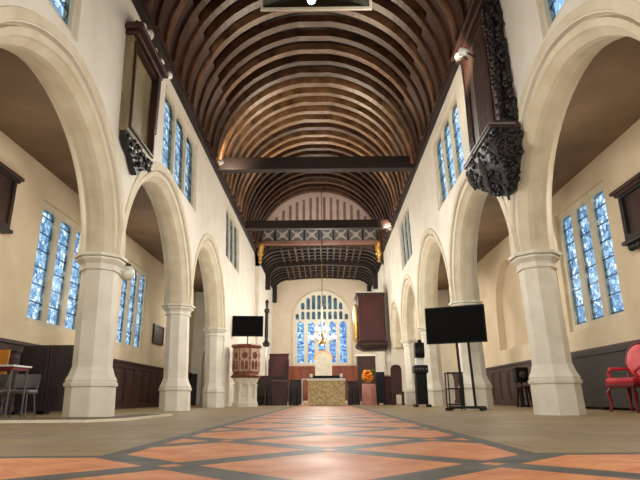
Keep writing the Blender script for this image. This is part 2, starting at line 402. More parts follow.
# aisles
AWIN = {-1: [(11.92, 14.75, 1.95, 4.95, 3), (17.3, 20.0, 1.95, 4.95, 3)], 1: [(11.42, 14.1, 1.9, 5.1, 3)]}
for side, nm in ((-1, 'left'), (1, 'right')):
    f = (lambda s: (lambda u, v, d: (s*(AW+d), u, v)))(side)
    holes = [[(a, c), (b, c), (b, d), (a, d)] for a, b, c, d, n in AWIN[side]]
    if side > 0: holes.append(light_poly(17.0, 19.9, 1.9, 5.0))
    w = struct(MB().plate([[(YW, 0), (YE-.6, 0), (YE-.6, 6), (YW, 6)]]+holes, f, 0, .25).build('wall_%s_aisle' % nm, 'aisle_plaster'))
    for a, b, c, d, n in AWIN[side]:
        wc += 1
        window('window_%d' % wc, f, a+.003, b-.003, c+.003, d-.003, n, 'pane_side', .08, .2, .24, 'arch_stone', True, .16)
    if side > 0:
        MB().b2((AW+.25, 16.8, 1.7), (AW+.38, 20.1, 5.2)).build('niche_back', 'aisle_plaster', w)
    # sloping aisle ceiling
    z0, z1 = 5.38, 5.72
    struct(MB().faces_from and (lambda m: (m.faces_from(
        [(side*(HW+.3), YW, z0), (side*(AW+.2), YW, z1), (side*(AW+.2), YE-.4, z1), (side*(HW+.3), YE-.4, z0),
         (side*(HW+.3), YW, z0+.1), (side*(AW+.2), YW, z1+.1), (side*(AW+.2), YE-.4, z1+.1), (side*(HW+.3), YE-.4, z0+.1)],
        [(0, 1, 2, 3), (4, 5, 6, 7), (0, 1, 5, 4), (1, 2, 6, 5), (2, 3, 7, 6), (3, 0, 4, 7)]), m)[1])(MB()).build('ceiling', 'aisle_ceiling'))
    # aisle end wall
    xs = sorted((side*(HW+TH), side*AW))
    fe = lambda u, v, d: (u, YE-.6+d, v)
    if side < 0:
        arch = [(-6.05, .02)]+arch_pts(-5.72, .33, 2.35, .1)[::-1]+[(-5.39, .02)]
        we = struct(MB().plate([[(xs[0], 0), (xs[1], 0), (xs[1], 6), (xs[0], 6)], arch], fe, 0, .3).build('wall_end_left_aisle', 'plaster'))
        MB().b2((-6.3, YE-.35, 0), (-5.1, YE-.25, 3.4)).build('niche_back', 'aisle_plaster', we)
        ring = []
        for r, d in ((0, .1), (.02, -.05), (.16, -.06), (.18, .05)):
            ring.append([(p[0], YE-.6+d, p[1]) for p in [(-5.39+r, 0)]+arch_pts(-5.72, .33, 2.35, .1, r)+[(-6.05-r, 0)]])
        MB().sweep([[ring[k][i] for k in range(4)] for i in range(len(ring[0]))]).build('arch_moulding', 'stone', we)
        struct(MB().b2((-AW, YE-.68, 0), (-6.26, YE-.6, 1.5)).b2((-5.18, YE-.68, 0), (-4.6, YE-.6, 1.5)).build('trim_1', 'dark_oak'))
    else:
        struct(MB().b2((xs[0], YE-.6, 0), (xs[1], YE-.3, 6)).build('wall_end_right_aisle', 'plaster'))
    # wainscot
    h = 1.5 if side < 0 else 1.36
    m = MB().b2((side*AW, 2, 0), (side*(AW-.04), YE-.7, h))
    m.b2((side*AW, 2, h-.05), (side*(AW-.12), YE-.7, h+.02)); m.b2((side*AW, 2, h-.2), (side*(AW-.07), YE-.7, h-.05)); m.b2((side*AW, 2, 0), (side*(AW-.08), YE-.7, .16))
    y = 2.0
    while y < YE-1.5:
        m.b2((side*AW, y, .1), (side*(AW-.065), y+.1, h-.1)); m.box((side*(AW-.045), y+.52, .72), (.03, .62, h-.55), bev=.012); y += .9
    struct(m.build('trim_%d' % (2 if side < 0 else 3), 'wainscot'))

# west wall, gable and chancel
struct(MB().b2((-AW-.5, YW-.4, 0), (AW+.5, YW, 11.8)).build('wall_west', 'plaster'))
# nave roof: boarded barrel, one shell, with a curved rib every 0.65 m
RB = 3.55
def arc_ring(r, y, n=40, zc=ZP):
    q = [r+.45*math.sin(PI*i/n)**2 for i in range(n+1)]        # open void above the collars
    return [(XR+q[i]*math.cos(PI*i/n), y, zc+q[i]*math.sin(PI*i/n)) for i in range(n+1)]
m = MB()
A = [arc_ring(RB, YW), arc_ring(RB, YE+.3), arc_ring(RB+.12, YE+.3), arc_ring(RB+.12, YW)]
n = len(A[0])
vs = [[m.bm.verts.new(p) for p in r] for r in A]
for a, b in ((0, 1), (1, 2), (2, 3), (3, 0)):
    for i in range(n-1): m.bm.faces.new((vs[a][i], vs[a][i+1], vs[b][i+1], vs[b][i]))
for k in (0, n-1): m.bm.faces.new([vs[j][k] for j in range(4)])
ceil = struct(m.build('ceiling', 'roof_board', smooth=True))
y = 3.2; k = 0
while y < YE-.2:
    w_ = .22+.05*random.random(); r0 = 3.27+.03*random.random(); tilt = random.uniform(-.02, .02)
    rings = []
    N = 42
    for i in range(N+1):
        t = .02+(PI-.04)*i/N
        fl_ = math.cos(.15)/math.cos(t-PI/2) if abs(t-PI/2) < .15 else 1       # straight collar at the crown
        ri = r0*fl_
        yy = y+tilt*(t-PI/2)
        c_, s_ = math.cos(t), math.sin(t); ro = min(RB+.02, ri+.24)
        rings.append([(XR+ro*c_, yy-w_/2, ZP+ro*s_), (XR+ri*c_, yy-w_/2, ZP+ri*s_), (XR+ri*c_, yy+w_/2, ZP+ri*s_), (XR+ro*c_, yy+w_/2, ZP+ro*s_)])
    MB().sweep(rings).build('rib', random.choice(('rib', 'rib', 'rib_dark', 'rib_dark', 'rib_dark')) if not 16.8 < y < 21.6 else random.choice(('rib', 'rib_gold', 'rib_gold', 'rib_gold')), ceil)  # ribs in the middle stretch carry the painted lamp glow
    y += .65; k += 1

for sd in (0, 1):                                  # boarded lower part of the barrel on each side
    m = MB(); rr = []
    for yy in (3.0, YE-.05):
        ts = [.0+.52*i/10 for i in range(11)]
        if sd: ts = [PI-t for t in ts]
        rr.append([(XR+r_*math.cos(t), yy, ZP+r_*math.sin(t)) for r_, q in ((3.345, ts), (3.40, ts[::-1])) for t in q])
    m.sweep(rr).build('ashlar_boarding', 'ashlar', ceil)
# gable wall above the chancel opening
g = [(-RB, 9.3), (RB, 9.3)]
R2 = RB+.35
t0 = math.asin((9.3-ZP)/R2)
gp = [(XR+R2*math.cos(t0+(PI-2*t0)*i/24), ZP+(R2+.5)*math.sin(t0+(PI-2*t0)*i/24)) for i in range(25)]
gab = struct(MB().plate([gp], lambda u, v, d: (u, YE+d, v), 0, .15).build('wall_gable', 'gable_board'))
m = MB()
x = -2.85
while x < 2.9:
    top = ZP+math.sqrt(3.2**2-x*x)
    m.b2((x-.075, YE-.035, 9.3), (x+.075, YE+.01, top)); x += .38
m.build('studs', 'gable_stud', gab)

for side, nm in ((-1, 'left'), (1, 'right')):
    struct(MB().b2((side*HC, YE, 0), (side*(HC+.6), YCE, 8.6)).build('wall_chancel_'+nm, 'plaster'))
# east wall with its window
fe = lambda u, v, d: (u, YCE+d, v)
EC = -.03; EB = 1.93; EZS = 5.35; EE = .08
out = [(EC+EB, 2.4)]+arch_pts(EC, EB, EZS, EE)+[(EC-EB, 2.4)]
ew = struct(MB().plate([[(-HC-.6, 0), (HC+.6, 0), (HC+.6, 8.8), (-HC-.6, 8.8)], out], fe, 0, .32).build('wall_east', 'chancel_plaster'))
wc += 1
holes = []; tr = []
lw = (2*EB-.27*6)/5
for i in range(5):
    a = EC-EB+.27+i*(lw+.27); holes.append(light_poly(a, a+lw, 2.55, 5.3))
cw = 2*EB/10.4
for i in range(10):
    c = EC+(i-4.5)*cw; hgt = 5.98
    lim = EZS+math.sqrt(max(.01, (EB-.1)**2-(abs(c-EC)+.1)**2))
    if lim > 5.65: tr.append(light_poly(c-.115, c+.115, 5.42, min(hgt, lim)))
for i in range(8):
    c = EC+(i-3.5)*cw
    lim = EZS+math.sqrt(max(.01, (EB-.06)**2-(abs(c-EC)+.1)**2))
    if lim > 6.3: tr.append(light_poly(c-.12, c+.12, 6.1, min(7.1, lim)))
frm = struct(MB().plate([[(p[0]*.999+EC*.001, p[1]-.002) for p in out]]+holes+tr, fe, .12, .28).build('window_%d' % wc, 'stone'))
for h in holes: MB().plate([h], fe, .19, .202).build('pane', 'pane_east', frm)
for h in tr: MB().plate([h], fe, .19, .202).build('pane', 'pane_trac', frm)
# hood moulding round the window
r4 = []
for r, d in ((.02, .02), (.02, -.05), (.12, -.05), (.14, .02)):
    r4.append([(p[0], YCE+d, p[1]) for p in [(EC+EB+r, 2.4)]+arch_pts(EC, EB, EZS, EE, r)+[(EC-EB-r, 2.4)]])
MB().sweep([[r4[k][i] for k in range(4)] for i in range(len(r4[0]))]).build('hood_moulding', 'arch_stone', ew)
# panelling under the east window
m = MB().b2((-HC, YCE-.08, 0), (HC, YCE, 2.28)); m.b2((-HC, YCE-.14, 2.2), (HC, YCE, 2.32))
x = -3.2
while x < 3.2:
    m.b2((x, YCE-.12, .1), (x+.08, YCE, 2.2)); x += .62
struct(m.build('trim_4', 'red_oak'))
# chancel ceiling: coved, coffered
def cove(r=0):
    pts = []
    for i in range(9):
        t = PI/2*i/8; pts.append((HC-(1.1)+(1.1-r)*math.cos(t), 7.35+(.85-r)*math.sin(t)))
    for i in range(1, 6):
        x = (HC-1.1)*(1-2*i/6); pts.append((x, 8.2-r+.12*math.cos(x/(HC-1.1)*PI/2)))
    return pts+[(-x, z) for x, z in pts[:9][::-1]]
cv = cove()
m = MB(); m.sweep([[(x, yy, z) for x, z in cv]+[(x, yy, z+.15) for x, z in cv[::-1]] for yy in (YE-.02, YCE)])
cc = struct(m.build('ceiling', 'coffer'))
sp_ = [(-3.62, 7.2), (-HC+.02, 7.2)]+[(x, z+.02) for x, z in cv[::-1]][1:-1]+[(HC-.02, 7.2), (3.62, 7.2), (3.62, 9.32), (-3.62, 9.32)]
struct(MB().plate([sp_], lambda u, v, d: (u, YE-.0+d, v), 0, .05).build('wall_chancel_arch', 'coffer'))
ci = cove(.12)
for yy in (YE+.15, 28.9, 29.6, 30.3, 31.1, 31.8, 32.6, 33.3, 34.1, 34.8, 35.7):
    big = .16 if yy in (31.1,) else .07
    q = cove(.34) if big > .1 else ci
    MB().sweep([[(a[0], yy-big, a[1]+.01), (a[0], yy+big, a[1]+.01), (b[0], yy+big, b[1]), (b[0], yy-big, b[1])] for a, b in zip(cv, q)]).build('cross_rib', 'beam', cc)
for x in (-2.2, -1.83, -1.45, -1.08, -.72, -.36, 0, .36, .72, 1.08, 1.45, 1.83, 2.2):
    zz = 8.2+.12*math.cos(x/(HC-1.1)*PI/2)
    MB().b2((x-.045, YE, zz-.1), (x+.045, YCE, zz+.01)).build('long_rib', 'gilt_dull' if abs(x) in (0, 1.45) else 'coffer_rib', cc)
for side in (-1, 1):
    MB().b2((side*(HC-.28), 30.95, 6.5), (side*(HC-.0), 31.25, 7.7)).build('wall_post', 'beam', cc)
    MB().b2((side*(HC-.28), 35.4, 6.5), (side*(HC-.0), 35.7, 7.6)).build('wall_post', 'beam', cc)
# dais step at the chancel
struct(MB().b2((-HC, 25.2, 0), (HC, YCE, .12)).build('trim_5', 'stone'))

# ------------------------------------------------------------------ pillars
def pillar(s, y, label):
    x = s*CX+cx_(1.3)
    t = thing('pillar', label, 'pillar', (x, y, 0), 'octagonal arcade pillars')
    r8 = PI/8
    def lean(m):
        for v in m.bm.verts: v.co.x += cx_(v.co.z)-cx_(1.3)
        return m
    lean(MB().lathe([(0, .365), (.48, .36), (.50, .385), (.55, .39), (.56, .365), (.60, .37), (.63, .355), (.68, .33), (.80, .295)], 8, (x, y, 0), r8, True)).build('base', 'stone', t)
    lean(MB().lathe([(.80, .29), (2.42, .28)], 8, (x, y, 0), r8, True)).build('shaft', 'stone', t)
    lean(MB().lathe([(2.42, .28), (2.425, .315), (2.46, .32), (2.475, .295), (2.53, .31), (2.58, .36), (2.60, .38), (2.625, .38), (2.63, .35), (2.64, .35), (2.65, .41), (2.70, .42)], 8, (x, y, 0), r8, True)).build('capital', 'stone', t)
    return t
CX = HW+TH/2
pillar(-1, 9.05, 'nearest pale octagonal stone pillar of the left arcade, beside the globe lamp')
pillar(-1, 14.2, 'second pale stone pillar of the left arcade, the middle one')
pillar(-1, 19.2, 'left arcade pillar standing just in front of the carved pulpit')
pillar(1, 9.18, 'nearest pale octagonal stone pillar of the right arcade, with a brown pole behind it')
pillar(1, 14.05, 'right arcade pillar partly hidden behind the large black screen')
pillar(1, 19.2, 'right arcade pillar behind the black speaker tower')
pillar(1, 23.6, 'farthest free pillar of the right arcade, beyond the speaker tower')

# ------------------------------------------------------------------ beams
o = MB().box((XR, 17.0, 8.11), (2*HW+.02, .34, .46), bev=.02).build('tie_beam', 'beam')
tag(o, 'dark oak tie beam spanning the nave, the nearer and higher of two in view', 'beam', 'nave tie beams')
o = MB().box((XR, 23.6, 8.06), (2*HW+.02, .34, .40), bev=.02).build('tie_beam', 'beam')
tag(o, 'dark oak tie beam just in front of the patterned frieze', 'beam', 'nave tie beams')
fz = thing('frieze_beam', 'painted beam with a row of pale crosses over the chancel opening', 'beam', (0, YE-.1, 8.4))
MB().b2((-HW, YE-.22, 8.4), (HW, YE-.02, 9.3)).build('backing', 'frieze_grey', fz)
MB().b2((-HW, YE-.34, 8.32), (HW, YE-.02, 8.52), bev=.015).build('lower_rail', 'rose_wood', fz)
MB().b2((-HW, YE-.32, 9.2), (HW, YE-.02, 9.34)).build('upper_rail', 'beam', fz)
for i in range(8):
    cx = -HW+.42+i*.80+.18; m = MB()
    for s in (-1, 1): m.box((cx, YE-.235, 8.86), (.78, .04, .085), ry=s*math.radians(42))
    m.lathe([(-.02, .14), (.02, .14)], 16, (0, 0, 0))
    for v in m.bm.verts[-32:]:
        p = v.co.copy(); v.co = Vector((cx+p.x, YE-.235+p.z*1.6, 8.86+p.y))
    m.build('cross_panel', 'frieze_white', fz)
for i in range(9):
    cx = -HW+.2+i*.80; MB().b2((cx-.06, YE-.27, 8.5), (cx+.02, YE-.2, 9.22)).build('divider', 'beam', fz)
for s in (-1, 1):
    MB().plate([[(s*HW, 8.35), (s*HW, 9.25), (s*(HW-.45), 9.25)]], lambda u, v, d: (u, YE-.4+d, v), 0, .2).build('bracket', 'beam', fz)
for xk in (-3.28, 3.1):
    cb = MB().lathe([(0, .05), (.12, .10), (.3, .12), (.34, .17), (.7, .19), (.74, .22), (.96, .22)], 8, (xk, YE-.42, 7.36), PI/8).sphere((xk, YE-.42, 7.33), .1).build('corbel', 'gilt', fz, True)
    cb['label'] = 'gilded carved corbel under the beam end'

# ------------------------------------------------------------------ wall monuments on the nave walls
def frame_plate(m, f, u0, u1, v0, v1, w, d0, d1):
    m.plate([[(u0, v0), (u1, v0), (u1, v1), (u0, v1)], [(u0+w, v0+w), (u1-w, v0+w), (u1-w, v1-w), (u0+w, v1-w)]], f, d0, d1)

def blob_row(m, f, pts, r):
    for (u, v, d, k) in pts: m.sphere(f(u, v, d), r*k, (random.uniform(.7, 1.1), random.uniform(.8, 1.3), random.uniform(.8, 1.3)), 10, 7)

# left: pale panel in a dark carved frame
fL = lambda u, v, d: (-HW+d+cx_(v), u, v)
t = thing('wall_monument', 'dark carved wall monument with a pale greenish panel high on the left nave wall', 'monument', (-HW, 9.1, 4.6))
A0, A1 = 8.5, 10.0
MB().b2(fL(A0+.1, 5.0, 0), fL(A1-.1, 6.9, .08)).build('panel', 'old_panel', t)
m = MB(); frame_plate(m, fL, A0, A1, 4.92, 6.94, .11, 0, .15); m.build('frame', 'old_panel', t)
m = MB(); frame_plate(m, fL, A0+.09, A1-.09, 5.02, 6.86, .05, .06, .19); m.build('inner_moulding', 'dark_oak', t)
m = MB().b2(fL(A0-.04, 6.92, 0), fL(A1+.04, 7.02, .26), .02).b2(fL(A0-.10, 7.02, 0), fL(A1+.10, 7.12, .36), .02).b2(fL(A0-.04, 7.12, 0), fL(A1+.04, 7.2, .3), .01)
m.build('cornice', 'dark_oak', t)
m = MB().b2(fL(A1-.16, 5.6, .12), fL(A1+.0, 6.94, .24), .01); m.build('side_pilaster', 'dark_oak', t)
m = MB(); m.plate([[(A0+.1, 7.2), (A1-.1, 7.2), (A1-.3, 7.32), (9.45, 7.4), (9.2, 7.5), (8.95, 7.4), (A0+.3, 7.32)]], fL, .05, .18)
for i in range(60):
    u = random.uniform(A0+.05, A1-.05); v = random.uniform(7.2, 7.25+.22*max(0, 1-abs(u-9.2)/.7)); m.sphere(fL(u, v, .18), random.uniform(.03, .06), (1, 1.2, 1), 7, 5)
m.build('pediment', 'black_carved', t, True)
for q in [(8.7, 7.25, .26, 1), (9.2, 7.46, .2, 1.2), (9.8, 7.24, .26, 1), (9.5, 7.3, .24, .7), (8.95, 7.32, .24, .8)]:
    m = MB(); blob_row(m, fL, [q], .08); m.build('carved_figure', 'stone', t, True)
m = MB(); m.plate([[(A0+.02, 4.92), (A1-.02, 4.92), (A1-.12, 4.75), (A1-.3, 4.66), (9.5, 4.62), (9.35, 4.45), (9.18, 4.33), (9.0, 4.45), (8.86, 4.6), (8.66, 4.66), (8.52, 4.76)]], fL, .02, .13)
for i in range(110):
    u = random.uniform(A0+.08, A1-.08); lo = 4.42+.36*abs(u-9.18)/.78
    m.sphere(fL(u, random.uniform(lo, 4.92), random.uniform(.1, .17)), random.uniform(.025, .055), (1, 1.3, .8), 7, 5)
m.build('carved_apron', 'black_carved', t, True)
for i in range(8):
    m = MB(); blob_row(m, fL, [(8.56+.18*i, 4.78-.12*math.sin(i*1.1), .185, random.uniform(.6, 1))], .028); m.build('pale_bead', 'mat_edge', t, True)

# right: tall dark monument carried on a carved bracket
fR = lambda u, v, d: (HW-d+cx_(v), u, v)
t = thing('wall_monument', 'huge black carved wooden monument on a scrolled bracket high on the right nave wall', 'monument', (HW, 8.9, 3.7))
y0, y1 = 8.08, 10.0; db = .22; ds = .5
MB().b2(fR(y0+.1, 4.75, 0), fR(y1, 7.3, db)).build('body', 'carved_panel', t)
m = MB()
for u in (y0+.3, y0+.36, y1-.36, y1-.28, y1-.2, y1-.10): m.b2(fR(u, 4.86, db-.02), fR(u+.035, 7.2, db+.035), .008)
frame_plate(m, fR, y0+.22, y1-.04, 4.84, 7.22, .06, db-.02, db+.045)
m.build('front_frame', 'dark_oak', t)
m = MB()
for i in range(9): m.b2(fR(y0+.5+.085*i, 4.95, db-.02), fR(y0+.53+.085*i, 7.1, db+.02), .006)
m.build('panel_reeding', 'carved_panel', t)
for u in (y0+.14,):
    m = MB(); m.lathe([(0, .09), (.06, .1), (.1, .07), (.5, .075), (2.2, .065), (2.25, .09), (2.4, .1)], 12, fR(u, 4.8, db))
    for i in range(70): m.sphere(fR(u+.07*math.cos(i*1.3), 4.95+.032*i, db+.07*math.sin(i*1.3)), random.uniform(.025, .045), (1, 1, 1.3), 7, 5)
    m.build('column', 'black_carved', t, True)
m = MB()
m.plate([[(y0+.16, 4.8), (y0+.16, 7.3)]+[(y0-.01-.05*math.sin(i*1.9), 7.2-.3*i) for i in range(9)]], fR, .02, .1)
for i in range(80): m.sphere(fR(y0+random.uniform(-.05, .14), 4.85+.03*i, random.uniform(.03, .15)), random.uniform(.03, .06), (1.1, .9, 1.3), 7, 5)
m.build('side_scrolls', 'black_carved', t, True)
m = MB().b2(fR(y0-.04, 4.64, 0), fR(y1-.2, 4.72, ds+.03), .015).b2(fR(y0, 4.72, 0), fR(y1-.2, 4.8, ds-.06), .015)
m.build('shelf', 'dark_oak', t)
m = MB().b2(fR(y0-.02, 4.695, ds+.02), fR(y1-.22, 4.725, ds+.05)).b2(fR(y0-.06, 4.695, .1), fR(y0-.03, 4.725, ds+.04)); m.build('shelf_edge', 'grey_plastic', t)
m = MB().b2(fR(y0-.0, 7.25, 0), fR(y1+.05, 7.38, db+.12), .02).b2(fR(y0-.06, 7.38, 0), fR(y1+.1, 7.48, db+.2), .02); m.build('cornice', 'dark_oak', t)
m = MB(); m.plate([[(y0, 7.48), (y1, 7.48), (y1-.25, 7.6), (y1-.6, 7.66), (y0+.6, 7.66), (y0+.25, 7.6)]], fR, .05, .3)
for i in range(60): m.sphere(fR(random.uniform(y0, y1), random.uniform(7.46, 7.6), .3), random.uniform(.03, .07), (1, 1, 1.1), 7, 5)
m.build('pediment', 'black_carved', t, True)
m = MB()
y1 -= .3
lev = [(4.65, ds, y0, y1), (4.5, ds-.01, y0+.02, y1-.02), (4.32, ds-.06, y0+.06, y1-.05), (4.15, ds-.12, y0+.16, y1-.12), (4.0, .24, y0+.3, y1-.3), (3.86, .12, y0+.46, y1-.5), (3.76, .04, y0+.58, y1-.72)]
m.sweep([[fR(a, z, 0), fR(b, z, 0), fR(b, z, d), fR(a, z, d)] for z, d, a, b in lev])
for k in range(170):
    q = random.random()*(len(lev)-2); i = int(q); w_ = q-i
    z, d, a, b = [lev[i][c]*(1-w_)+lev[i+1][c]*w_ for c in range(4)]
    if random.random() < .6: p = fR(random.uniform(a, b), z, d)
    else: p = fR(a, z, d*random.random())
    m.sphere(p, random.uniform(.025, .06), (1, 1.2, 1.2), 7, 5)
for (u, dd, zt) in ((y0+.12, ds-.08, 4.18), (y1-.12, ds-.06, 4.12), ((y0+y1)/2+.25, .3, 3.86), (y0+.42, .22, 3.74), ((y0+y1)/2+.05, ds-.1, 3.98), (y0+.72, .12, 3.62)):
    m.tube([fR(u, 4.5, dd), fR(u, (zt+4.5)/2, dd+.02), fR(u, zt, dd-.02)], [.10, .085, .02], 8)
m.build('carved_bracket', 'black_carved', t, True)

# aisle wall pictures / monuments
fA = lambda u, v, d: (-AW+d, u, v)
t = thing('wall_cabinet', 'dark wooden framed memorial on the left aisle wall at the photo edge', 'memorial', (-AW, 9.8, 3.6))
MB().b2(fA(8.9, 3.75, 0), fA(10.45, 4.8, .14)).build('panel', 'dark_oak', t)
m = MB(); frame_plate(m, fA, 8.85, 10.5, 3.7, 4.85, .1, 0, .18); m.build('frame', 'dark_oak', t)
MB().b2(fA(8.75, 4.82, 0), fA(10.62, 4.9, .26), .02).b2(fA(8.8, 4.76, 0), fA(10.56, 4.82, .21)).build('cornice', 'dark_oak', t)
MB().b2(fA(8.8, 3.62, 0), fA(10.55, 3.7, .24), .02).build('sill', 'black_carved', t)
fB = lambda u, v, d: (AW-d, u, v)
t = thing('wall_cabinet', 'dark wooden framed memorial with a projecting top on the right aisle wall', 'memorial', (AW, 10, 3.3))
MB().b2(fB(9.2, 3.4, 0), fB(10.5, 4.35, .14)).build('panel', 'dark_oak', t)
m = MB(); frame_plate(m, fB, 9.1, 10.6, 3.35, 4.4, .12, 0, .2); m.build('frame', 'black_carved', t)
MB().b2(fB(9.0, 4.4, 0), fB(10.75, 4.47, .3), .02).b2(fB(9.05, 4.33, 0), fB(10.66, 4.4, .24)).build('cornice', 'dark_oak', t)
m = MB().b2(fB(9.05, 3.27, 0), fB(10.68, 3.35, .26), .02)
for i in range(10): m.sphere(fB(9.2+.15*i, 3.22, .12), .08, (1, 1, 1.1), 8, 6)
m.build('carved_sill', 'black_carved', t, True)
t = thing('wall_plaque', 'small brown framed plaque on the left aisle wall past the windows', 'plaque', (-AW, 21.5, 2.4))
MB().b2(fA(20.95, 2.45, 0), fA(22.15, 3.1, .04)).build('plate', 'carved_panel', t)
m = MB(); frame_plate(m, fA, 20.9, 22.2, 2.4, 3.15, .08, 0, .07); m.build('frame', 'dark_oak', t)

# ------------------------------------------------------------------ screens, speaker, stands
ty, tx = 20.7, -2.84
t = thing('display_screen', 'black flat screen on a thin pole above the carved pulpit', 'screen', (tx, ty, 0))
MB().box((tx, ty, 2.99), (1.2, .05, .80), rz=math.radians(8), bev=.012).build('bezel', 'black', t)
MB().box((tx+.004, ty-.027, 2.99), (1.14, .008, .74), rz=math.radians(8)).build('screen', 'screen_black', t)
MB().tube([(tx, ty+.07, .02), (tx, ty+.07, 3.0)], .03).build('pole', 'grey_plastic', t)
MB().lathe([(0, .25), (.03, .25)], 20, (tx, ty+.07, 0)).build('base_plate', 'black', t)

sx, sy = 3.13, 12.2; a = math.radians(-25)
t = thing('display_screen', 'large black flat screen on a two pole floor stand by the right arcade', 'screen', (sx, sy, 0))
Rm = Matrix.Translation((sx, sy, 0)) @ Matrix.Rotation(a, 4, 'Z')
def L_(p): return tuple(Rm @ Vector(p))
ROLLT = math.radians(0)
MB().box(L_((0, 0, 1.88)), (1.36, .07, .84), rz=a, bev=.015).build('bezel', 'black', t)
MB().box(L_((0, -.037, 1.88)), (1.30, .008, .78), rz=a).build('screen', 'screen_black', t)
MB().box(L_((0, .07, 1.85)), (.6, .08, .4), rz=a, bev=.02).build('mount', 'black_plastic', t)
for s in (-1, 1):
    MB().tube([L_((.16+s*.13, .09, .05)), L_((.10+s*.13, .09, 1.9))], .03).build('pole', 'black_plastic', t)
    MB().box(L_((.1+s*.36, 0, .04)), (.07, .6, .06), rz=a, bev=.01).build('foot', 'black_plastic', t)
MB().box(L_((.1, .09, .07)), (.8, .08, .06), rz=a, bev=.01).build('cross_bar', 'black_plastic', t)
t = thing('equipment_rack', 'small black tubular rack behind the large screen stand', 'rack', (3.22, 13.1, 0))
for dx in (-.17, .17):
    for dy in (-.15, .15):
        MB().tube([(3.22+dx, 13.1+dy, 0), (3.22+dx, 13.1+dy, .84)], .016).build('leg', 'black_plastic', t)
for z in (.12, .48, .84): MB().box((3.22, 13.1, z), (.38, .34, .03), bev=.006).build('shelf', 'black_plastic', t)

kx, ky = 3.18, 17.4
t = thing('speaker_tower', 'slim black loudspeaker on an equipment tower before the right arcade', 'speaker', (kx, ky, 0))
MB().b2((kx-.17, ky-.18, .08), (kx+.17, ky+.18, 1.02), .02).build('cabinet', 'black', t)
MB().b2((kx-.22, ky-.22, 1.02), (kx+.22, ky+.22, 1.27), .03).build('mixer_case', 'black_plastic', t)
for i in range(4): MB().sphere((kx-.15+.1*i, ky-.22, 1.15), .03, (1, .4, 1), 8, 6).build('knob', 'grey_plastic', t, True)
MB().b2((kx-.13, ky-.1, 1.27), (kx+.13, ky+.1, 1.50), .01).build('label_box', 'white_metal', t)
MB().b2((kx-.15, ky-.16, 1.50), (kx+.15, ky+.16, 1.98), .03).build('speaker_box', 'black', t)
disc(.12, (kx, ky-.17, 1.7)).build('horn', 'black_plastic', t, True)
MB().sphere((kx+.03, ky, 2.03), .07, (1, 1, .8)).build('microphone_head', 'black_plastic', t, True)
for dx in (-.2, .2): MB().b2((kx+dx-.05, ky-.24, 0), (kx+dx+.05, ky+.24, .08), .01).build('foot', 'black_plastic', t)

# ------------------------------------------------------------------ pulpit
px, py = -2.72, 20.0
t = thing('pulpit', 'carved brown wooden pulpit on a pale stone pedestal at the left', 'pulpit', (px, py-.2, 0))
py -= .2
MB().lathe([(0, .55), (.14, .55), (.16, .48), (.28, .46), (.32, .40), (.72, .38), (.78, .44), (.85, .5), (.95, .56), (1.0, .58)], 8, (px, py, 0), PI/8, False, .86, .86).build('pedestal', 'stone', t)
for i in range(6):
    q = PI/8+i*PI/4+PI; cx, cy = px+(.38)*math.cos(q), py+.38*math.sin(q)
    MB().lathe([(.16, .07), (.22, .05), (.7, .045), (.78, .08)], 8, (cx, cy, 0)).build('colonnette', 'stone', t, True)
MB().lathe([(1.0, .62), (1.06, .66), (1.1, .60), (1.14, .56)], 8, (px, py, 0), PI/8, False, .86, .86).build('lower_moulding', 'pulpit_wood', t)
MB().lathe([(1.14, .56), (2.06, .58)], 8, (px, py, 0), PI/8, False, .86, .86).build('body', 'pulpit_wood', t)
MB().lathe([(2.06, .58), (2.08, .66), (2.14, .68), (2.18, .62)], 8, (px, py, 0), PI/8, False, .86, .86).build('rim', 'pulpit_wood', t)
for i in range(8):
    q = i*PI/4+PI/8+PI/8
    if math.sin(q) > .3: continue
    ap = .575*.86*math.cos(PI/8); ux, uy = math.cos(q), math.sin(q)
    m = MB()
    f = (lambda ux, uy: (lambda u, v, d: (px+ux*(ap+d)-uy*u, py+uy*(ap+d)+ux*u, v)))(ux, uy)
    m.plate([[(-.17, 1.22), (.17, 1.22), (.17, 2.02), (-.17, 2.02)], light_poly(-.13, -.015, 1.28, 1.6), light_poly(.015, .13, 1.28, 1.6), [( .11*math.cos(k*PI/6), 1.78+.13*math.sin(k*PI/6)) for k in range(12)]], f, -.01, .03)
    m.build('tracery_panel', 'pulpit_panel', t)

# ------------------------------------------------------------------ altar group
ax, ay = .2, 22.6
t = thing('altar', 'altar with a patterned gold frontal and a white cloth in the middle of the nave', 'altar', (ax, ay, 0))
MB().b2((ax-.69, ay-.3, 0), (ax+.69, ay+.4, .96)).build('body', 'dark_oak', t)
m = MB()
n = 40; rows = []
for j in range(2):
    rows.append([(ax-.75+1.5*i/n, ay-.36-.018*math.sin(i*1.7)-.01*j, .99 if j else .0+.01) for i in range(n+1)])
m.sweep([[rows[0][i], rows[1][i], (rows[1][i][0], ay-.31, .99), (rows[0][i][0], ay-.31, .01)] for i in range(n+1)])
m.build('frontal', 'gold_frontal', t)
MB().box((ax, ay+.01, .994), (1.56, .92, .11), bev=.02).build('altar_cloth', 'white_cloth', t)
for s in (-1, 1):
    c = thing('candle', 'short white candle on the %s end of the altar' % ('left' if s < 0 else 'right'), 'candle', (ax+s*.62, ay-.1, 1.05))
    MB().lathe([(0, .06), (.02, .08), (.03, .05), (.06, .06)], 12, (ax+s*.62, ay-.1, 1.05)).build('holder', 'brass', c, True)
    MB().lathe([(.06, .06), (.19, .06), (.195, .02)], 12, (ax+s*.62, ay-.1, 1.05)).build('wax', 'white_cloth', c, True)
o = MB().box((ax, ay+.15, 1.115), (1.4, .26, .13), bev=.02).build('altar_cushion', 'black'); tag(o, 'long black cushion lying along the altar top between the candles', 'cushion')

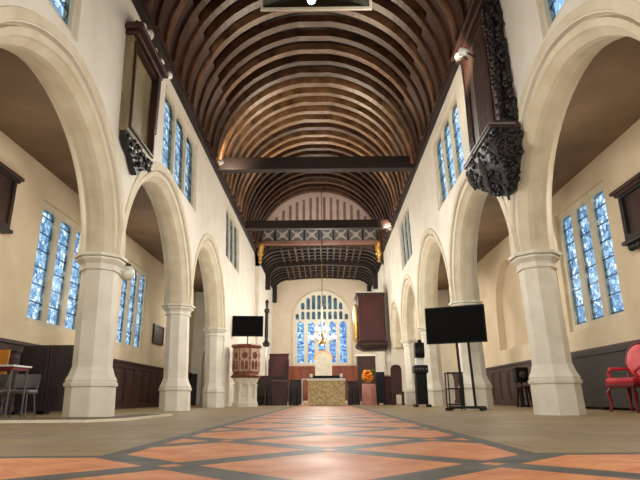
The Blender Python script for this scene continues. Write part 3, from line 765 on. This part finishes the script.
# tall white throne behind the altar
hx, hy, z0 = .08, 26.4, .12
t = thing('throne_chair', 'tall white upholstered throne with a rounded orange crest behind the altar', 'chair', (hx, hy, z0))
bp = [(-.4, .5), (.4, .5), (.42, 1.95)]+[(.42*math.cos(PI*i/12), 1.95+.38*math.sin(PI*i/12)) for i in range(1, 12)]+[(-.42, 1.95)]
MB().plate([bp], lambda u, v, d: (hx+u, hy+.2+d, z0+v), 0, .12).build('backrest', 'throne_cloth', t)
cr = [[(hx+r*math.cos(PI*i/16), hy+.2+d, z0+1.98+r*.93*math.sin(PI*i/16)) for r, d in ((.38, -.03), (.47, -.03), (.47, .13), (.38, .13))] for i in range(17)]
MB().sweep(cr).build('crest', 'orange_wood', t)
MB().box((hx, hy-.06, z0+.5), (.8, .6, .16), bev=.04).build('seat', 'throne_cloth', t)
for dx in (-.36, .36):
    MB().box((hx+dx, hy-.06, z0+.76), (.1, .56, .08), bev=.02).build('armrest', 'throne_cloth', t)
    for dy in (-.28, .2): MB().b2((hx+dx-.04, hy+dy-.04, z0), (hx+dx+.04, hy+dy+.04, z0+.75), .01).build('leg', 'gilt', t)

# chandelier
cx, cy = .05, 24.4; zc = 2.85
t = thing('chandelier', 'brass chandelier with lit globes hanging before the east window', 'chandelier', (cx, cy, 8.0))
MB().tube([(cx, cy, zc+.3), (cx, cy, 11.2)], .018, 6).build('chain', 'brass', t)
MB().lathe([(-.28, .02), (-.22, .1), (-.12, .13), (0, .08), (.1, .05), (.2, .07), (.3, .02)], 16, (cx, cy, zc)).build('stem', 'brass', t, True)
for ring, (nn, rr, zz) in enumerate(((8, .58, .05), (4, .3, .42))):
    for i in range(nn):
        q = 2*PI*(i+.3)/nn; ex, ey = cx+rr*math.cos(q), cy+rr*math.sin(q)
        arm = MB().tube([(cx, cy, zc+zz-.1), (cx+.5*rr*math.cos(q), cy+.5*rr*math.sin(q), zc+zz-.2), (ex, ey, zc+zz-.1), (ex, ey, zc+zz)], .016, 6).build('arm', 'brass', t)
        MB().sphere((ex, ey, zc+zz+.07), .06, (1, 1, 1.1), 12, 8).build('lamp_globe', 'bulb', arm, True)
pl = bpy.data.lights.new('chandelier_light', 'POINT'); pl.energy = 90; pl.color = (1, .88, .72); pl.shadow_soft_size = .3
po = bpy.data.objects.new('chandelier_light', pl); COL.objects.link(po); po.location = (cx, cy, zc-.5)
po.parent = t; po.matrix_parent_inverse = Matrix.Translation(-t.location)

# choir stalls and desks
def stall(x0, x1, y, z, h, label, mat='dark_oak', name='choir_stall', n=3):
    t = thing(name, label, 'stall', ((x0+x1)/2, y, z), 'dark choir furniture')
    MB().b2((x0, y+.1, z), (x1, y+.18, z+h)).build('backrest', mat, t)
    MB().b2((x0, y-.35, z+.40), (x1, y+.1, z+.46)).build('seat', mat, t)
    MB().b2((x0-.03, y+.04, z+h), (x1+.03, y+.22, z+h+.06), .01).build('top_rail', mat, t)
    for i in range(n+1):
        x = x0+(x1-x0)*i/n
        MB().plate([[(-.4, 0), (.1, 0), (.1, h*.9), (0, h*.9), (-.2, .68), (-.4, .62)]], lambda u, v, d, x=x: (x-.03+d, y+u, z+v), 0, .06).build('end_panel', mat, t)
    return t
stall(-2.55, -1.62, 26.3, .12, 2.2, 'tall dark panelled stall at the left of the altar, highest of the group', 'maroon', n=1)
stall(-2.9, -1.55, 24.3, 0, 1.2, 'low dark choir stall between the pulpit and the altar', n=3)
stall(-1.4, -.85, 24.2, 0, 1.02, 'short dark choir seat just left of the altar', n=2)
stall(1.15, 1.62, 24.2, 0, .95, 'short dark choir seat just right of the altar', n=2)
def desk(x0, x1, y, h, label, mat):
    t = thing('reading_desk', label, 'desk', ((x0+x1)/2, y, 0), 'dark choir furniture')
    MB().b2((x0, y-.04, .06), (x1, y+.04, h)).build('front_panel', mat, t)
    MB().box(((x0+x1)/2, y+.12, h+.04), (x1-x0+.06, .36, .04), rx=math.radians(14)).build('book_rest', mat, t)
    for x in (x0, x1-.06): MB().b2((x, y-.06, 0), (x+.06, y+.3, h)).build('end_panel', mat, t)
    MB().b2((x0, y-.1, 0), (x1, y+.3, .07)).build('plinth', mat, t)
desk(-2.1, -1.5, 23.3, .95, 'dark maroon reading desk in front of the left stalls', 'maroon')
desk(2.62, 3.12, 23.2, 1.1, 'dark maroon desk right of the flower stand', 'maroon')
t = thing('altar_rail', 'thin white metal rail bracket left of the altar', 'rail', (-.8, 23.2, 0))
MB().tube([(-.82, 23.2, 0), (-.82, 23.2, 1.06)], .025).build('post', 'white_metal', t)
MB().tube([(-.82, 23.2, 1.05), (-.45, 23.2, 1.05)], .025).build('top_bar', 'white_metal', t)
MB().lathe([(0, .12), (.03, .12)], 16, (-.82, 23.2, 0)).build('foot', 'white_metal', t)
t = thing('clergy_chair', 'tall maroon high backed chair against the right pillars', 'chair', (3.0, 21.3, 0))
qx, qy = 2.98, 21.6
MB().b2((qx-.22, qy+.16, .4), (qx+.22, qy+.24, 1.42), .02).build('backrest', 'maroon', t)
MB().box((qx, qy, .46), (.48, .46, .1), bev=.02).build('seat', 'maroon', t)
MB().sphere((qx, qy+.2, 1.45), .2, (1, .2, .5)).build('crest', 'maroon', t, True)
for dx in (-.2, .2):
    for dy in (-.19, .19): MB().b2((qx+dx-.025, qy+dy-.025, 0), (qx+dx+.025, qy+dy+.025, .42)).build('leg', 'maroon', t)

# flower stand
gx, gy = 1.92, 22.3
t = thing('flower_stand', 'pedestal draped in pink cloth right of the altar', 'stand', (gx, gy, 0))
m = MB(); n = 40
m.sweep([[(gx+r*(1+.04*math.sin(k*8*2*PI/n))*math.cos(2*PI*k/n), gy+r*(1+.04*math.sin(k*8*2*PI/n))*math.sin(2*PI*k/n), z) for k in range(n)] for z, r in ((0, .31), (.4, .285), (.80, .27), (.83, .25))])
m.build('drape', 'pink_cloth', t, True)
MB().lathe([(.825, .25), (.85, .26), (.87, .25)], 24, (gx, gy, 0)).build('top', 'dark_oak', t)
t = thing('flower_arrangement', 'mass of orange flowers with grey green leaves on the pink pedestal', 'flowers', (gx, gy, .87))
MB().lathe([(0, .09), (.08, .13), (.14, .12)], 16, (gx, gy, .87)).build('vase', 'marigold', t, True)
for i in range(46):
    q = random.uniform(0, 2*PI); ph = random.uniform(.0, 1); r = .2*math.sqrt(1-ph*ph*.8)
    m = MB().sphere((gx-.03+r*math.cos(q), gy+r*math.sin(q), 1.0+.34*ph), random.uniform(.055, .075), (1, 1, .75), 10, 7)
    m.build('flower_head', 'marigold', t, True)
m = MB()
for i in range(26):
    q = random.uniform(-.6, .9); L0 = random.uniform(.2, .36)
    c = (gx+.1+.12*math.cos(q), gy+random.uniform(-.15, .15), 1.22+random.uniform(0, .18))
    m.box(c, (.18, .06, .012), rz=random.uniform(0, 6), ry=random.uniform(-1, 1))
m.build('leaves', 'leaf', t)
t = thing('standing_panel', 'dark navy standing panel beside the pink flower pedestal', 'panel', (2.42, 22.6, 0))
MB().box((2.44, 22.7, .69), (.36, .06, 1.24), bev=.01).build('board', 'navy', t)
for dx in (-.13, .13): MB().box((2.44+dx, 22.7, .035), (.05, .4, .07), bev=.008).build('foot', 'black', t)

# organ case on the right wall
ox0, ox1, oy0, oy1 = 1.9, HC-.002, 27.3, 28.9
t = thing('organ_case', 'maroon wooden organ case with gold pipes hung on the right wall', 'organ', (2.8, 24.6, 2.6))
Z0 = 3.05; Z1 = 5.45
MB().b2((ox0, oy0, Z0), (ox1-.1, oy1, Z1), .02).build('body', 'maroon', t)
m = MB(); fo = lambda u, v, d: (u, oy0-d, v)
frame_plate(m, fo, ox0+.04, ox1-.14, Z0+.07, Z1-.06, .1, -.01, .035); m.build('front_frame', 'maroon', t)
MB().b2((ox0-.12, oy0-.1, Z1), (ox1-.05, oy1+.1, Z1+.08), .015).b2((ox0-.06, oy0-.05, Z1-.08), (ox1-.07, oy1+.05, Z1), .01).build('cornice', 'dark_oak', t)
MB().b2((ox0-.1, oy0-.08, Z1+.085), (ox1-.07, oy1+.08, Z1+.13)).build('cornice_top', 'stone', t)
m = MB(); m.sweep([[(ox0-a_, oy0-a_, z), (ox1, oy0-a_, z), (ox1, oy1+a_, z), (ox0-a_, oy1+a_, z)] for z, a_ in ((Z0-.42, -.25), (Z0-.26, .02), (Z0-.2, .1), (Z0-.08, .12), (Z0+.01, .02))])
m.build('corbel_base', 'dark_oak', t)
for i in range(5):
    yy = oy0+.12+.3*i; h = 1.7+.12*(2-abs(i-2))
    MB().lathe([(0, .02), (.2, .09), (h, .09), (h+.02, .06)], 14, (ox0-.12, yy, Z0+.03)).build('pipe', 'gilt', t, True)
t = thing('organ_console', 'dark brown panelled case with a pale top under the hanging organ', 'cabinet', (2.25, 27.6, .12))
MB().b2((1.8, 27.4, .12), (2.7, 28.3, 2.3), .01).build('body', 'wainscot', t)
MB().b2((1.72, 27.32, 2.3), (2.78, 28.38, 2.42), .02).build('top', 'stone', t)
m = MB(); frame_plate(m, lambda u, v, d: (u, 27.4-d, v), 1.84, 2.66, .2, 2.22, .1, -.01, .03); m.build('front_frame', 'dark_oak', t)

# carved standard on the left wall near the chancel
t = thing('processional_staff', 'tall slim dark carved staff with a pale lantern against the left chancel wall', 'staff', (-2.75, 26.6, 0))
vx, vy = -2.78, 26.9
MB().lathe([(0, .2), (.05, .2), (.1, .08), (.3, .05)], 12, (vx, vy, .12)).build('foot', 'dark_oak', t, True)
MB().tube([(vx, vy, .3), (vx, vy, 2.9)], .05).build('shaft', 'white_metal', t)
MB().lathe([(0, .05), (.05, .16), (.18, .19), (.3, .1), (.4, .07), (.5, .1), (1.7, .09), (1.75, .14), (1.9, .13), (1.95, .06), (2.2, .08), (2.25, .12), (2.4, .02)], 10, (vx, vy, 2.75)).build('carved_head', 'black_carved', t, True)

# ------------------------------------------------------------------ left aisle furniture
t = thing('folding_screen', 'dark grey folding screen with narrow vertical slats in the left aisle', 'screen', (-5.75, 11.6, 0))
for i, (xa, xb, yy) in enumerate(((-6.45, -5.86, 11.75), (-5.84, -5.22, 11.75))):
    m = MB().b2((xa, yy, .06), (xb, yy+.03, 1.42)); frame_plate(m, lambda u, v, d: (u, yy-d, v), xa, xb, .06, 1.44, .06, -.035, .015)
    x = xa+.1
    while x < xb-.08: m.b2((x, yy-.012, .12), (x+.012, yy, 1.38)); x += .045
    m.build('leaf', 'grey_screen', t)
    for x in (xa+.04, xb-.04): MB().b2((x-.03, yy-.12, 0), (x+.03, yy+.15, .06)).build('foot', 'black', t)
t = thing('side_table', 'small table with a white top and dark red apron at the left photo edge', 'table', (-5.3, 9.0, 0))
TX, TY = -5.28, 9.0
MB().box((TX, TY, .825), (.82, .56, .03), bev=.006).build('tabletop', 'white_metal', t)
MB().box((TX, TY, .785), (.76, .5, .05)).build('apron', 'red_edge', t)
for dx in (-.36, .36):
    for dy in (-.23, .23): MB().tube([(TX+dx, TY+dy, 0), (TX+dx, TY+dy, .77)], .018).build('leg', 'grey_plastic', t)
def plastic_chair(x, y, rz, label, mat='grey_plastic', bmat=None, h=.8):
    t = thing('stacking_chair', label, 'chair', (x, y, 0), 'plain chairs at the left edge')
    q = Matrix.Translation((x, y, 0)) @ Matrix.Rotation(rz, 4, 'Z')
    def W(p): return tuple(q @ Vector(p))
    MB().box(W((0, 0, .43)), (.44, .44, .07), rz=rz, bev=.03).build('seat', mat, t)
    m = MB(); rings = []
    for i in range(9):
        u = -.21+.42*i/8; c = .05*(1-(u/.21)**2)
        rings.append([W((u, .2+c, .50)), W((u, .225+c, .50)), W((u, .265+c, h)), W((u, .24+c, h))])
    m.sweep(rings).build('backrest', bmat or mat, t, True)
    for sx_ in (-1, 1):
        MB().tube([W((sx_*.19, .19, .42)), W((sx_*.19, .225, .56))], .014).build('upright', mat, t)
        for s2 in (-1, 1): MB().tube([W((sx_*.17, s2*.16, .42)), W((sx_*.21, s2*.22, 0))], .014).build('leg', mat, t)
plastic_chair(-5.2, 9.62, math.radians(8), 'grey plastic chair behind the right end of the white topped side table', h=.74)
plastic_chair(-5.8, 9.62, math.radians(-6), 'grey plastic chair behind the side table, the one cut by the left photo edge', h=.74)
plastic_chair(-6.22, 10.25, math.radians(0), 'orange backed chair behind the side table at the left edge', 'black', 'orange_wood', 1.24)
o = None
# floor mat
mp_ = [(-6.1, 7.35), (-2.88, 7.35), (-2.58, 7.9), (-2.58, 10.0), (-3.15, 10.0), (-3.15, 8.2), (-6.1, 8.2)]
mp_ = [(-6.1, 7.3), (-3.0, 7.3), (-2.6, 7.9), (-2.6, 10.0), (-3.2, 10.0), (-3.2, 8.45), (-6.1, 8.45)]
t = thing('floor_mat', 'thin floor mat with pale edges round the nearest left pillar', 'mat', (-4, 7.8, 0))
MB().plate([mp_], lambda u, v, d: (u, v, d), .002, .035).build('edge', 'mat_edge', t)
ins = [(-6.05, 7.42), (-3.05, 7.42), (-2.7, 7.95), (-2.7, 9.95), (-3.15, 9.95), (-3.15, 8.4), (-6.05, 8.4)]
MB().plate([ins], lambda u, v, d: (u, v, d), .034, .039).build('pile', 'mat_top', t)
# globe lamp
gx, gy, gz = -3.56, 9.68, 2.56
t = thing('globe_lamp', 'white globe lamp on a dark bracket behind the nearest left pillar', 'lamp', (gx, gy, gz))
MB().sphere((gx, gy, gz), .145, (1, 1, .95), 24, 14).build('globe', 'globe', t, True)
MB().lathe([(0, .06), (.05, .07), (.07, .02)], 12, (gx, gy, gz+.12)).build('cap', 'dark_oak', t, True)
MB().tube([(gx, gy, gz+.18), (gx-.03, gy-.14, gz+.17), (-3.65, 9.44, gz+.1), (-3.65, 9.44, gz-.12)], .02).build('bracket', 'black', t)

# ------------------------------------------------------------------ right aisle furniture
def armchair(x, y, rz, label):
    t = thing('armchair', label, 'chair', (x, y, 0), 'red chairs in the right aisle')
    q = Matrix.Translation((x, y, 0)) @ Matrix.Rotation(rz, 4, 'Z')
    def W(p): return tuple(q @ Vector(p))
    t.location = (x, y, 0)
    MB().box(W((0, 0, .56)), (.62, .6, .12), rz=rz, bev=.045).build('seat', 'red_velvet', t, True)
    MB().box(W((0, 0, .475)), (.62, .6, .07), rz=rz, bev=.015).build('seat_frame', 'red_wood', t)
    tt = bmesh.new(); bmesh.ops.create_uvsphere(tt, u_segments=20, v_segments=12, radius=1)
    m = MB(); m.merge(tt, q @ Matrix.Translation((0, .33, .95)) @ Matrix.Rotation(math.radians(-8), 4, 'X') @ Matrix.Diagonal((.27, .06, .31, 1)))
    m.build('backrest', 'pink_velvet', t, True)
    m = MB(); pts = []
    for i in range(25):
        a_ = 2*PI*i/24; pts.append(W((.29*math.cos(a_), .35+.045*math.sin(a_), .95+.33*math.sin(a_))))
    m.tube(pts, .028, 8); m.build('back_frame', 'red_wood', t, True)
    for s in (-1, 1):
        MB().tube([W((s*.27, .33, .80)), W((s*.31, .1, .80)), W((s*.31, -.12, .79)), W((s*.29, -.2, .72)), W((s*.29, -.17, .58))], [.025, .03, .035, .028, .022], 10).build('armrest', 'red_velvet', t, True)
        MB().tube([W((s*.26, .28, .5)), W((s*.27, .32, .72))], .024).build('upright', 'red_wood', t)
        for s2 in (-1, 1):
            MB().tube([W((s*.26, s2*.24, .46)), W((s*.29, s2*.28, .34)), W((s*.265, s2*.25, .16)), W((s*.28, s2*.275, .03)), W((s*.29, s2*.29, 0))], [.04, .042, .026, .022, .034], 10).build('leg', 'red_wood', t, True)
armchair(5.93, 10.45, math.radians(-68), 'red upholstered armchair with curved legs at the right photo edge')
t = thing('folding_screen', 'plain dark screen panel standing along the right aisle wall behind the red chair', 'screen', (6.3, 12, 0))
m = MB().b2((6.36, 10.6, .05), (6.40, 13.9, 1.27)); m.b2((6.33, 10.6, 1.2), (6.42, 13.9, 1.3)); m.build('board', 'dark_panel', t)
for y in (10.8, 12.2, 13.6): MB().b2((6.22, y, 0), (6.5, y+.08, .06)).build('foot', 'black', t)
# stool with black case
qx, qy = 5.82, 15.8
t = thing('round_stool', 'dark round topped stool beyond the nearest right pillar', 'stool', (qx, qy, 0))
MB().lathe([(.53, .2), (.54, .26), (.585, .27), (.6, .25)], 24, (qx, qy, 0)).build('seat', 'grey_screen', t, True)
for i in range(4):
    q = PI/4+i*PI/2; MB().tube([(qx+.14*math.cos(q), qy+.14*math.sin(q), .54), (qx+.23*math.cos(q), qy+.23*math.sin(q), 0)], .025).build('leg', 'black', t)
MB().lathe([(.22, .17), (.24, .17)], 16, (qx, qy, 0)).build('foot_ring', 'black', t)
t = thing('portable_speaker', 'small black box standing behind the round stool in the right aisle', 'speaker', (6.0, 16.4, 0))
MB().b2((5.86, 16.4, .7), (6.24, 16.7, 1.14), .03).build('cabinet', 'black', t)
MB().tube([(6.05, 16.55, .04), (6.05, 16.55, .72)], .03).build('pole', 'black', t)
MB().lathe([(0, .2), (.05, .18)], 16, (6.05, 16.55, 0)).build('base', 'black', t)
disc(.1, (6.05, 16.40, .92)).build('cone', 'grey_screen', t, True)
o = MB().tube([(4.38, 9.46, .0), (4.33, 9.46, 2.74)], .045, 10).build('wooden_pole', 'wainscot')
tag(o, 'red brown wooden pole standing behind the nearest right pillar', 'pole')

# ------------------------------------------------------------------ hanging glass panel and spotlights
t = thing('hanging_glass_panel', 'white framed glass panel with a floodlight hanging high over the nave', 'panel', (.03, 9.05, 7.9))
m = MB(); tilt = math.radians(-8)
fg = lambda u, v, d: (.03+u, 9.05+d-(v)*math.tan(-tilt)*1.0, 7.9+v)
m.plate([[(-1.14, 0), (1.14, 0), (1.14, 1.35), (-1.14, 1.35)], [(-1.09, .05), (1.09, .05), (1.09, 1.30), (-1.09, 1.30)]], fg, -.025, .025); m.build('frame', 'white_metal', t)
MB().plate([[(-1.09, .05), (1.09, .05), (1.09, 1.30), (-1.09, 1.30)]], fg, -.005, .005).build('glass', 'hang_glass', t)
for s in (-1, 1): MB().tube([fg(s*.9, 1.33, 0), (.03+s*.9, 9.05-.2, 11.0)], .012, 6).build('hanger', 'black', t)
MB().lathe([(0, .1), (.1, .12), (.16, .07)], 16, fg(-.1, .33, .12)).build('lamp_housing', 'white_metal', t, True)
MB().sphere(fg(-.1, .30, .12), .085, (1, 1, .7)).build('lamp_lens', 'flood_lens', t, True)

def spot(pos, target, e, label, size=1.7, col=(1, .82, .6), vis=True, blend=.7, name='spotlight'):
    pos = Vector(pos); d = (Vector(target)-pos).normalized()
    if vis:
        t = thing(name, label, 'light', pos, 'small white spotlights')
        m = MB().tube([pos-d*.10, pos-d*.02, pos+d*.06], [.05, .075, .085], 14); m.build('housing', 'white_metal', t, True)
        MB().tube([pos-d*.08, pos-d*.08+Vector((math.copysign(.12, pos.x), 0, -.10))], .015).build('bracket', 'black', t)
    l = bpy.data.lights.new('spot_lamp', 'SPOT'); l.energy = e; l.color = col; l.spot_size = size; l.spot_blend = blend; l.shadow_soft_size = .12
    lo = bpy.data.objects.new('spot_lamp', l); COL.objects.link(lo)
    lo.location = pos+d*.09; lo.rotation_euler = d.to_track_quat('-Z', 'Y').to_euler()
    if vis: lo.parent = t; lo.matrix_parent_inverse = Matrix.Translation(-pos)
K = 1.0; LC = (1, .965, .895)
spot((HW-.76, 8.35, 6.35), (-1.9, 13.5, 10.8), 320*K, 'white spotlight clipped to the front of the large right monument, the nearer one')
spot((HW-.72, 8.75, 6.55), (2.2, 17, 10.2), 320*K, 'white spotlight clipped to the large right monument, just beyond its twin')
spot((-HW+.28, 15.9, 7.72), (-2.2, 19.5, 10.2), 220*K, 'white spotlight on the left wall plate close to the nearer tie beam')
spot((-HW+.2, 10.25, 7.2), (1.2, 14.5, 11.2), 280*K, 'white spotlight by the top corner of the left wall monument')
spot((HW-.3, 23.2, 7.72), (2.3, 26.5, 10), 420*K, 'white spotlight on the right wall plate by the farther tie beam')

def lamp(pos, e, r=.35, col=(1, .86, .68)):  # added point fill, no fixture holds it
    l = bpy.data.lights.new('lamp', 'POINT'); l.energy = e; l.color = col; l.shadow_soft_size = r
    o = bpy.data.objects.new('lamp', l); COL.objects.link(o); o.location = pos; return o
# added fill lights without fixtures, mostly kept off the roof
def wash(pos, target, e, size=2.2, blend=.6, r=.5, col=None):
    l = bpy.data.lights.new('wall_washer', 'SPOT'); l.energy = e; l.color = col or LC; l.spot_size = size; l.spot_blend = blend; l.shadow_soft_size = r  # added fill spot, no fixture modelled
    o = bpy.data.objects.new('wall_washer', l); COL.objects.link(o); o.location = pos
    o.rotation_euler = (Vector(target)-Vector(pos)).to_track_quat('-Z', 'Y').to_euler()
for y, z, e in ((-3, 3.2, 180), (2.2, 3.2, 170), (7, 3.6, 190), (11.8, 3.6, 230), (16, 3.6, 270), (20.5, 3.8, 330), (25, 4.0, 340)):
    for s in (-1, 1): wash((.1-s*.8, y, z), (s*4, y+.8, z+.2), e*1.5)
for s in (-1, 1): wash((s*1.2, -3, 2.2), (s*4.2, 10, 1.0), 1150, 1.2, .8)  # added floods behind the camera to brighten the pillars
for x in (-1.6, 1.6): wash((x, 16.6, 8.6), (x*.6, 10.5, 11.3), 420, 1.9, .8, .2, (1, .84, .62))  # added roof light, aimed back so the ribs' near sides stay dark
for x in (-1.6, 1.6): wash((x, 23.2, 8.5), (x*.6, 18.5, 11.3), 330, 1.9, .8, .2, (1, .84, .62))  # the same added roof light from the farther beam
wash((.12, 23.36, 7.6), (.12, 16, 0), 1000, 1.5, .9, .5)  # added spot that puts the pale streak on the floor
wash((.12, 16.78, 7.6), (.12, 7, 0), 1000, 1.8, .9, .5)  # added spot for the nearer floor
wash((.12, 21.0, 7.9), (.12, 24, .8), 350, .9, .8, .3)
for y in (29.5, 33): lamp((0, y, 5.0), 230*K, .3, LC)  # added chancel fill, nothing hangs here
for s in (-1, 1):
    for y in (2, 9, 16, 23): lamp((s*5.2, y, 3.6), 66*K, .25, LC)  # added aisle fill in mid-air
spot((0, 24.2, 8.4), (0, YE, 10.6), 260, 'white spotlight on the back of the farther tie beam facing the gable', 1.9, LC)  # fixture and light added to brighten the gable

# ------------------------------------------------------------------ world, camera, view
w = bpy.data.worlds.new('World'); S.world = w; w.use_nodes = True
bg = w.node_tree.nodes['Background']; bg.inputs['Color'].default_value = (.80, .90, 1, 1); bg.inputs['Strength'].default_value = 1.7

F = 530.0; ROLL = math.radians(.4); C = (0.14, 0, .29)
u, v = 325-320, 398-240
cr_, sr_ = math.cos(ROLL), math.sin(ROLL)
u, v = u*cr_-v*sr_, u*sr_+v*cr_
P_ = math.atan(v/F); PSI = math.atan(u/F*math.cos(P_))
cp, sp_ = math.cos(P_), math.sin(P_); cyy, syy = math.cos(PSI), math.sin(PSI)
Rv = Vector((cyy, syy, 0)); Fv = Vector((-syy*cp, cyy*cp, sp_)); Uv = Vector((syy*sp_, -cyy*sp_, cp))
Ro = cr_*Rv-sr_*Uv; Uo = sr_*Rv+cr_*Uv
cam = bpy.data.cameras.new('Camera'); cam.sensor_width = 36; cam.lens = F/640*36; cam.clip_start = .02; cam.clip_end = 200
co = bpy.data.objects.new('Camera', cam); COL.objects.link(co)
co.matrix_world = Matrix(((Ro.x, Uo.x, -Fv.x, C[0]), (Ro.y, Uo.y, -Fv.y, C[1]), (Ro.z, Uo.z, -Fv.z, C[2]), (0, 0, 0, 1)))
S.camera = co
S.view_settings.view_transform = 'Standard'; S.view_settings.look = 'None'; S.view_settings.gamma = 1; S.view_settings.use_curve_mapping = False
S.view_settings.exposure = 0.06
try:
    S.cycles.use_denoising = True; S.cycles.max_bounces = 8; S.cycles.diffuse_bounces = 4; S.cycles.transparent_max_bounces = 12
    S.cycles.sample_clamp_indirect = 6
except Exception: pass
